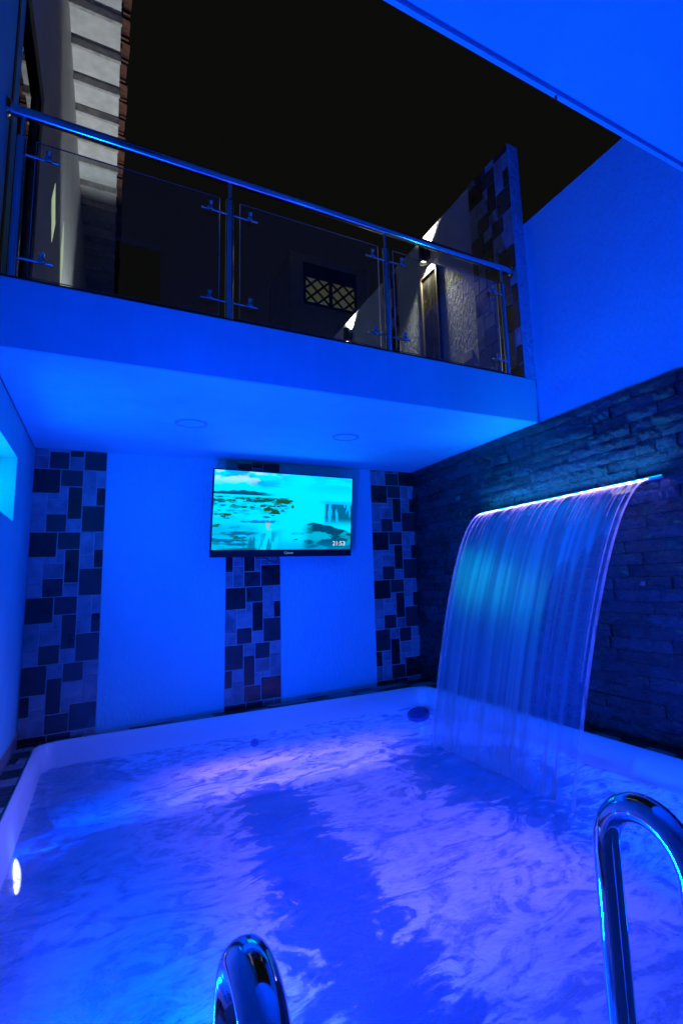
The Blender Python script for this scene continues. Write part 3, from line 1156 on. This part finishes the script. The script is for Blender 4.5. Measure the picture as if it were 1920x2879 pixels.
tvtext('clock_digits', '21:53', 0.062, 'white_glow', TW/2 - 0.135, sz0 + 0.058, scr)
tvtext('brand_lettering', 'Caixun', 0.032, emit('brand_glow', (0.12, 0.3, 0.75), 1.0), 0.03, -TH/2 + 0.036, bez, -0.0092)  # lettering emits its own blue
cab = MB()
cab.tube([(-0.20, 0.06, -0.36), (-0.19, 0.05, -0.41), (-0.13, 0.045, -0.44), (-0.07, 0.045, -0.455), (-0.055, 0.05, -0.43), (-0.06, 0.06, -0.36)], 0.005, 8)
tvpart(cab, 'power_cable', 'black', None, True)
MB().box(-1.75, -1.3, -0.14, -0.014, 1.62, 1.9).build('wall_bracket', 'blackmetal', tv)

# ---- waterfall spout and sheet
YA, YB_ = -1.36, -3.25
t = thing('waterfall_spout', (-0.03, (YA + YB_) / 2, 1.645), 'glowing blue LED waterfall spout set in the slate wall', 'spout')
MB().bevbox(-0.075, 0.0, YB_, YA, 1.632, 1.660, 0.004).build('housing', 'steel', t)
MB().bevbox(-0.084, -0.0755, YB_ + 0.005, YA - 0.005, 1.648, 1.655, 0.003).build('led_bar', 'led', t)
MB().bevbox(-0.105, -0.0755, YB_ + 0.012, YA - 0.012, 1.633, 1.638, 0.002).build('lip', 'plastic', t)
lamp('led_light', 'AREA', (-0.11, (YA + YB_) / 2, 1.66), (0.3, 0.2, 1.0), P_LED, (-1, 0, -1.0), parent=t, rect=(1.8, 0.02)).data.spread = math.radians(80)
lamp('led_up_light', 'AREA', (-0.088, (YA + YB_) / 2, 1.672), (0.0, 0.32, 1.0), P_LED * 0.3, (-0.25, 0, 1), parent=t, rect=(1.8, 0.015))

wf_t = thing('waterfall', (-0.8, -2.27, ZW), 'wide curved sheet of falling water pouring from the lit spout into the pool', 'waterfall')
NU, NV = 130, 60
ph = rng.uniform(0, 6.28, 10)
def sheet_pt(u, k, off=0.0):
    # falling parabola, drawn in slightly as it drops
    x = -0.085 - 0.74 * k
    z_ = 1.642 - (1.642 - ZW + 0.03) * k ** 2
    ya, yb = -1.41 - 0.13 * k ** 1.4, -3.17 + 0.17 * k ** 1.4
    y = ya + (yb - ya) * u
    rip = sum(math.sin((31 + 17 * q) * u + ph[q] + 0.8 * math.sin(k * 2 + ph[q])) / (1 + q) for q in range(6)) * 0.0011 * k
    return Vector((x + rip + off, y, z_))
V, F, UVs = [], [], []
for j in range(NV + 1):
    for i in range(NU + 1):
        V.append(tuple(sheet_pt(i / NU, (j / NV) ** 0.8)))
n = NU + 1
for j in range(NV):
    for i in range(NU):
        a = j * n + i
        F.append((a, a + 1, a + n + 1, a + n))
me = MB().add(V, F).mesh('water_sheet', 'sheet', 'all')
uvl = me.uv_layers.new(name='flow')
vi = np.zeros(len(me.loops), np.int32)
me.loops.foreach_get('vertex_index', vi)
uvs = np.stack([(vi % n) / NU, (vi // n) / NV], 1).astype(np.float32)
uvl.data.foreach_set('uv', uvs.ravel())
o = obj('water_sheet', me, wf_t)
t2 = NT('water_rope')
tr = t2.n('ShaderNodeBsdfTransparent')
df = t2.n('ShaderNodeBsdfTranslucent')
df.inputs[0].default_value = (0.85, 0.85, 0.9, 1)
d2 = t2.n('ShaderNodeBsdfDiffuse')
d2.inputs[0].default_value = (0.8, 0.8, 0.85, 1)
m1 = t2.n('ShaderNodeMixShader')
m1.inputs[0].default_value = 0.5
t2.l(df.outputs[0], m1.inputs[1])
t2.l(d2.outputs[0], m1.inputs[2])
m2 = t2.n('ShaderNodeMixShader')
uvn = t2.noise(t2.coords((30, 30, 2.5)), 1.0, 3)
zz_ = t2.n('ShaderNodeSeparateXYZ')
t2.l(t2.n('ShaderNodeNewGeometry').outputs['Position'], zz_.inputs[0])
t2.l(t2.math('MULTIPLY', t2.rangemap(uvn, 0.3, 0.7, 0.3, 1.0), t2.rangemap(zz_.outputs[2], 0.0, 1.5, 0.35, 0.85)), m2.inputs[0])
t2.l(tr.outputs[0], m2.inputs[1])
t2.l(m1.outputs[0], m2.inputs[2])
t2.l(m2.outputs[0], t2.out.inputs[0])
for u, r0, r1, k1 in ((0.0, 0.005, 0.012, 1), (1.0, 0.005, 0.013, 1), (0.972, 0.003, 0.006, .8), (0.93, 0.003, 0.003, .35), (0.035, 0.003, 0.005, .8)):
    pts = [sheet_pt(u, k1 * (q / 30) ** 0.8) for q in range(31)]
    MB().tube(pts, [r0 + (r1 - r0) * q / 30 for q in range(31)], 10).build('edge_strand', t2.m, wf_t, True)
for q in range(64):
    u = random.uniform(0.03, 0.97)
    k1 = random.uniform(0.12, 0.42)
    r0 = random.uniform(0.002, 0.0055)
    pts = [sheet_pt(u, k1 * (s / 12), -0.003) for s in range(13)]
    MB().tube(pts, [r0 * (1 - 0.85 * s / 12) for s in range(13)], 6).build('strand', t2.m, wf_t, True)

# ---- grab rails of the pool ladder
for xx, lab in ((-2.862, 'bent chrome grab rail rising at the bottom centre of the pool edge'), (-2.291, 'bent chrome grab rail at the bottom right, seen in full with open loop')):
    t = thing('grab_rail', (xx, -4.762, 0.0), lab, 'handrail', 'pool ladder grab rails')
    ya, yb, zt_, r = -4.607, -4.762, 0.738, 0.0775
    pts = [(xx, ya, -0.55)] + [(xx, ya, z_) for z_ in np.linspace(-0.3, zt_ - r, 10)]
    for a in np.linspace(0, math.pi, 25)[1:-1]:
        pts.append((xx, (ya + yb) / 2 + r * math.cos(a), zt_ - r + r * math.sin(a)))
    pts += [(xx, yb - 0.02 * (1 - z_ / (zt_ - r)), z_) for z_ in np.linspace(zt_ - r, 0.0, 8)]
    MB().tube(pts, 0.0215, 32).build('tube', 'chrome', t, True)
    MB().lathe([(0.05, 0.0), (0.05, 0.006), (0.03, 0.022), (0.023, 0.024)], (xx, yb - 0.02, 0.0), (0, 0, 1), 32).build('deck_flange', 'chrome', t, True)

# ---- balcony railing
RY, RZ = BY + 0.07, 3.655
t = thing('balcony_railing', (-1.8, RY, ZT), 'polished steel and glass balcony railing above the television', 'railing')
MB().tube([(LX + 0.004, RY, RZ), (-0.122, RY, RZ)], 0.031, 28).build('handrail', 'steel', t, True)
for xa, sg in ((LX + 0.002, 1), (-0.113, -1)):
    MB().lathe([(0.058, 0.0), (0.058, 0.004), (0.044, 0.016), (0.032, 0.02)], (xa, RY, RZ), (sg, 0, 0), 28).build('wall_flange', 'chrome', t, True)
posts = [-3.455, -2.411, -1.325, -0.234]
for px in posts:
    m = MB().tube([(px, RY, ZT + 0.006), (px, RY, 3.50)], 0.024, 20)
    p = m.build('post', 'steel', t, True)
    MB().lathe([(0.024, 0.0), (0.02, 0.012), (0.011, 0.016), (0.011, 0.14)], (px, RY, 3.50), (0, 0, 1), 20).build('spigot', 'steel', p, True)
    MB().lathe([(0.05, 0.0), (0.05, 0.005), (0.026, 0.014)], (px, RY, ZT + 0.012), (0, 0, 1), 24).build('base_flange', 'chrome', p, True)
for i in range(3):
    xa, xb = posts[i] + 0.062, posts[i + 1] - 0.062
    z0, z1 = ZT + 0.05, 3.505
    gp = MB().box(xa, xb, RY - 0.004, RY + 0.004, z0, z1)
    g1 = gp.build('glass_panel', 'glass', t)
    ed = MB()
    e = 0.0022
    ed.box(xa - e, xb + e, RY - 0.004, RY + 0.004, z1 + 0.0005, z1 + 0.003).box(xa - e, xb + e, RY - 0.004, RY + 0.004, z0 - 0.003, z0 - 0.0005)
    ed.box(xa - 0.003, xa - 0.0005, RY - 0.004, RY + 0.004, z0, z1).box(xb + 0.0005, xb + 0.003, RY - 0.004, RY + 0.004, z0, z1)
    ed.build('polished_edge', 'glassedge', g1)
    for px, sg in ((posts[i], 1), (posts[i + 1], -1)):
        for zc in (ZT + 0.135, 3.40):
            yk = RY - 0.018
            m = MB().tube([(px + sg * 0.02, yk, zc), (px + sg * 0.165, yk, zc)], 0.0075, 12)
            c = m.build('clamp_arm', 'steel', t, True)
            kx = px + sg * 0.118
            MB().lathe([(0.017, 0.0), (0.017, 0.014), (0.012, 0.018), (0.0, 0.018)], (kx, yk - 0.008, zc + 0.0), (0, -1, 0.0), 18).build('clamp_disc', 'steel', c, True)
            MB().tube([(kx, yk - 0.004, zc), (kx, yk - 0.012, zc + 0.03), (kx, yk - 0.018, zc + 0.045)], [0.008, 0.011, 0.014], 12).build('clamp_knob', 'steel', c, True)

# ---- terrace side wall, tiled and stuccoed, on the right of the balcony
tw = MB().box(-0.11, 0.0, BY, 6.0, ZT - 0.004 + 0.004, ZP).build('terrace_wall', 'stucco_rough')
tag(tw, 'white stucco terrace wall with brown tile bands, lit by two sconces beyond the railing', 'wall')
tile_strip(tw, (-0.11, -1.535, 0), (0, -1, 0), 0.597, ZP - 0.003, [0, 0, 1, 0, 0], z0=ZT + 0.014, zjoint=ZT - 0.1, mh=0.55)
tile_strip(tw, (-0.11, 0.36, 0), (0, -1, 0), 0.39, ZP - 0.003, [0, 0, 1, 0, 0], z0=ZT + 0.014, zjoint=ZT - 0.1, mh=0.55, crop=0.55)
MB().bevbox(-0.119, -0.11, -1.44, -1.29, 3.12, 3.21, 0.003).build('socket_plate', 'plastic', tw)
for yy, zz, lab in ((-0.755, 4.56, 'near black up and down wall sconce above the framed picture'), (1.42, 4.56, 'far wall sconce low behind the middle railing panel')):
    t = thing('wall_sconce', (-0.11, yy, zz), lab, 'sconce', 'terrace wall sconces')
    xx = -0.175
    prof = MB().lathe([(0.047, -0.10), (0.05, -0.105), (0.054, -0.10), (0.054, 0.10), (0.05, 0.105), (0.047, 0.10), (0.045, 0.03), (0.045, -0.03)], (xx, yy, zz), (0, 0, 1), 28, False)
    prof.build('shade', 'black', t, True)
    MB().bevbox(-0.135, -0.11, yy - 0.03, yy + 0.03, zz - 0.05, zz + 0.05, 0.004).build('wall_plate', 'black', t)
    for sg in (1, -1):
        MB().lathe([(0.0, 0.0), (0.042, 0.0), (0.042, 0.012), (0.0, 0.016)], (xx, yy, zz + sg * 0.055), (0, 0, sg), 20).build('bulb', 'warm', t, True)
        lamp('sconce_beam', 'SPOT', (xx, yy, zz + sg * 0.1), (1.0, 0.86, 0.56), P_SCONCE, (0.34, 0, sg), 0.02, 116, 0.8, t)
t = thing('framed_picture', (-0.13, -0.75, 3.5), 'tall dark framed picture hanging under the near sconce', 'picture')
py0, py1, pz0, pz1 = -0.93, -0.585, 3.0, 4.36
MB().bevbox(-0.142, -0.111, py0, py0 + 0.03, pz0, pz1, 0.004).bevbox(-0.142, -0.111, py1 - 0.03, py1, pz0, pz1, 0.004).bevbox(-0.142, -0.111, py0 + 0.03, py1 - 0.03, pz1 - 0.03, pz1, 0.004).bevbox(-0.142, -0.111, py0 + 0.03, py1 - 0.03, pz0, pz0 + 0.03, 0.004).build('frame', plain('dark_wood_frame', (0.09, 0.08, 0.07), 0.5), t)
pt_ = NT('abstract_print')
f = pt_.noise(pt_.coords((1, 1.6, 0.8)), 5.0, 6, 0.6, 1.5)
pt_.l(pt_.ramp(f, [(0.35, (0.01, 0.011, 0.014)), (0.6, (0.05, 0.05, 0.05)), (0.75, (0.16, 0.15, 0.13))]), pt_.b.inputs['Base Color'])
pt_.b.inputs['Roughness'].default_value = 0.2
MB().box(-0.130, -0.112, py0 + 0.03, py1 - 0.03, pz0 + 0.03, pz1 - 0.03).build('print', pt_.m, t)

# ---- house on the left of the terrace: wall, door, diamond lights, eave
SZ = 7.15
DY0, DY1, DZ = BY + 0.166, -0.80, 4.83
hs = MB()
hs.box(LX - 0.25, LX + 0.0, DY1, 9.0, ZT, SZ + 0.05)
hs.box(LX - 0.25, LX + 0.0, DY0, DY1, DZ, SZ + 0.05)
hs = hs.build('terrace_house', 'wallpaint')
tag(hs, 'white house wall with glazed door and tiled eave, on the left of the terrace', 'house')
fw = 0.13
dr = MB()
dr.bevbox(LX - 0.06, LX + 0.006, DY1 - fw, DY1 - 0.001, ZT + 0.013, DZ - 0.001, 0.004)
dr.bevbox(LX - 0.06, LX + 0.006, DY0 + 0.002, DY1 - fw, DZ - fw, DZ - 0.001, 0.004)
dr.bevbox(LX - 0.06, LX + 0.004, DY0 + 0.002, DY0 + 0.06, ZT + 0.013, DZ - fw, 0.004)
dr = dr.build('sliding_door', 'blackmetal', hs)
MB().bevbox(LX - 0.03, LX - 0.012, DY1 - fw - 0.05, DY1 - fw - 0.001, ZT + 0.05, DZ - fw - 0.001, 0.003).build('inner_stile', plain('bronze_aluminium', (0.16, 0.16, 0.11), 0.4, 0.6), dr)
MB().box(LX - 0.034, LX - 0.026, DY0 + 0.06, DY1 - fw - 0.05, ZT + 0.05, DZ - fw).build('pane', 'doorglass', dr)
MB().box(LX - 1.6, LX - 1.55, DY0 - 0.6, DY1 + 3.0, ZT, DZ + 0.3).build('room_wall', plain('sage_room_wall', (0.35, 0.38, 0.28), 0.8), hs)
for yc_, zc_, hw_, hh_ in ((0.28, 4.60, 0.19, 0.30), (1.30, 4.75, 0.15, 0.42)):
    v = [(LX + 0.003, yc_ - hw_, zc_), (LX + 0.003, yc_, zc_ - hh_), (LX + 0.003, yc_ + hw_, zc_), (LX + 0.003, yc_, zc_ + hh_)]
    v += [(LX - 0.02, b, c) for a, b, c in v]
    MB().add(v, [(0, 1, 2, 3), (7, 6, 5, 4), (0, 4, 5, 1), (1, 5, 6, 2), (2, 6, 7, 3), (3, 7, 4, 0)]).build('diamond_light', 'diamond', hs)
EX = -3.07
so = MB().box(LX, EX, -3.0, 9.0, SZ, SZ + 0.03).build('soffit', 'soffit', hs)
y = -2.9
while y < 8.5:
    j = random.uniform(-0.02, 0.02)
    MB().bevbox(LX + 0.001, EX + 0.012, y + j, y + j + 0.045, SZ - 0.10, SZ - 0.001, 0.004).build('rafter', 'rafter', so)
    y += 0.475
MB().box(LX - 2.2, EX + 0.0, -3.0, 9.0, SZ + 0.035, SZ + 0.07).build('roof_deck', 'brown', hs)
y = -2.9
tmesh = None
while y < 8.5:
    if tmesh is None:
        m = MB()
        n_ = 8
        for xx_ in (-0.45, 0.0):
            for rr_ in (0.085, 0.068):
                for a in range(n_ + 1):
                    an = math.pi * a / n_
                    m.v.append((xx_, rr_ * math.cos(an) * 1.5, rr_ * math.sin(an)))
        q = n_ + 1
        for a in range(n_):
            m.f += [(a, a + 1, 2 * q + a + 1, 2 * q + a), (q + a + 1, q + a, 3 * q + a, 3 * q + a + 1),
                    (2 * q + a, 2 * q + a + 1, 3 * q + a + 1, 3 * q + a), (a + 1, a, q + a, q + a + 1)]
        m.f += [(0, 2 * q, 3 * q, q), (n_, q + n_, 3 * q + n_, 2 * q + n_)]
        tmesh = m.mesh('roof_tile', 'terracotta')
    o = obj('roof_tile', tmesh, hs, None)
    o.location = (EX + 0.075 + random.uniform(-0.012, 0.012), y + random.uniform(-0.01, 0.01), SZ + 0.02 + random.uniform(-0.005, 0.005))
    o.rotation_euler = (0, math.radians(6), random.uniform(-0.03, 0.03))
    o.matrix_parent_inverse = parent_inv_full(hs)
    y += 0.29
t = thing('terrace_uplight', (-3.2, 2.3, ZT + 0.012), 'small black uplight on the terrace floor, hidden behind the balcony edge, lighting the eave', 'lamp')
MB().lathe([(0.06, 0.0), (0.06, 0.09), (0.052, 0.1), (0.046, 0.085), (0.0, 0.08)], (-3.2, 2.3, ZT + 0.012), (0, 0, 1), 24).build('housing', 'black', t, True)
lamp('uplight_beam', 'SPOT', (-3.2, 2.3, ZT + 0.16), (0.86, 0.93, 1.0), P_EAVE, (-0.02, -0.16, 1), 0.03, 56, 0.55, t)

# ---- neighbouring house far behind, a lit lattice window
nh = MB().box(1.35, 3.85, 9.2, 11.6, -1.2, 10.95).build('neighbour_house', 'wallpaint')
tag(nh, 'dark unlit neighbouring house with one small lit lattice window', 'house')
wx0, wx1, wz0, wz1 = 1.80, 3.36, 9.40, 10.20
yw = 9.2
fr = MB()
for a, b, c, d in ((wx0 - .06, wx1 + .06, wz0 - .06, wz0), (wx0 - .06, wx1 + .06, wz1, wz1 + .45), (wx0 - .06, wx0, wz0, wz1), (wx1, wx1 + .06, wz0, wz1), ((wx0 + wx1) / 2 - .05, (wx0 + wx1) / 2 + .05, wz0, wz1)):
    fr.box(a, b, yw - 0.06, yw + 0.01, c, d)
wn = fr.build('window', 'blackmetal', nh)
for a, b in ((wx0, (wx0 + wx1) / 2 - .05), ((wx0 + wx1) / 2 + .05, wx1)):
    MB().box(a, b, yw - 0.012, yw - 0.004, wz0, wz1).build('pane', 'lattice', wn)
    w, h = b - a, wz1 - wz0
    for kx in (-0.55, 0.0, 0.55):
        for sg in (1, -1):
            c0 = Vector(((a + b) / 2 + kx * w, yw - 0.03, (wz0 + wz1) / 2))
            d = Vector((1, 0, sg * 1.0)).normalized()
            # clip the bar to the pane
            lo, hi = -9.0, 9.0
            for ax_, l_, h_ in ((0, a, b), (2, wz0, wz1)):
                q0, q1 = (l_ - c0[ax_]) / d[ax_], (h_ - c0[ax_]) / d[ax_]
                lo, hi = max(lo, min(q0, q1)), min(hi, max(q0, q1))
            if hi - lo > 0.05:
                MB().tube([c0 + d * lo, c0 + d * hi], 0.035, 6).build('lattice_bar', 'blackmetal', wn)
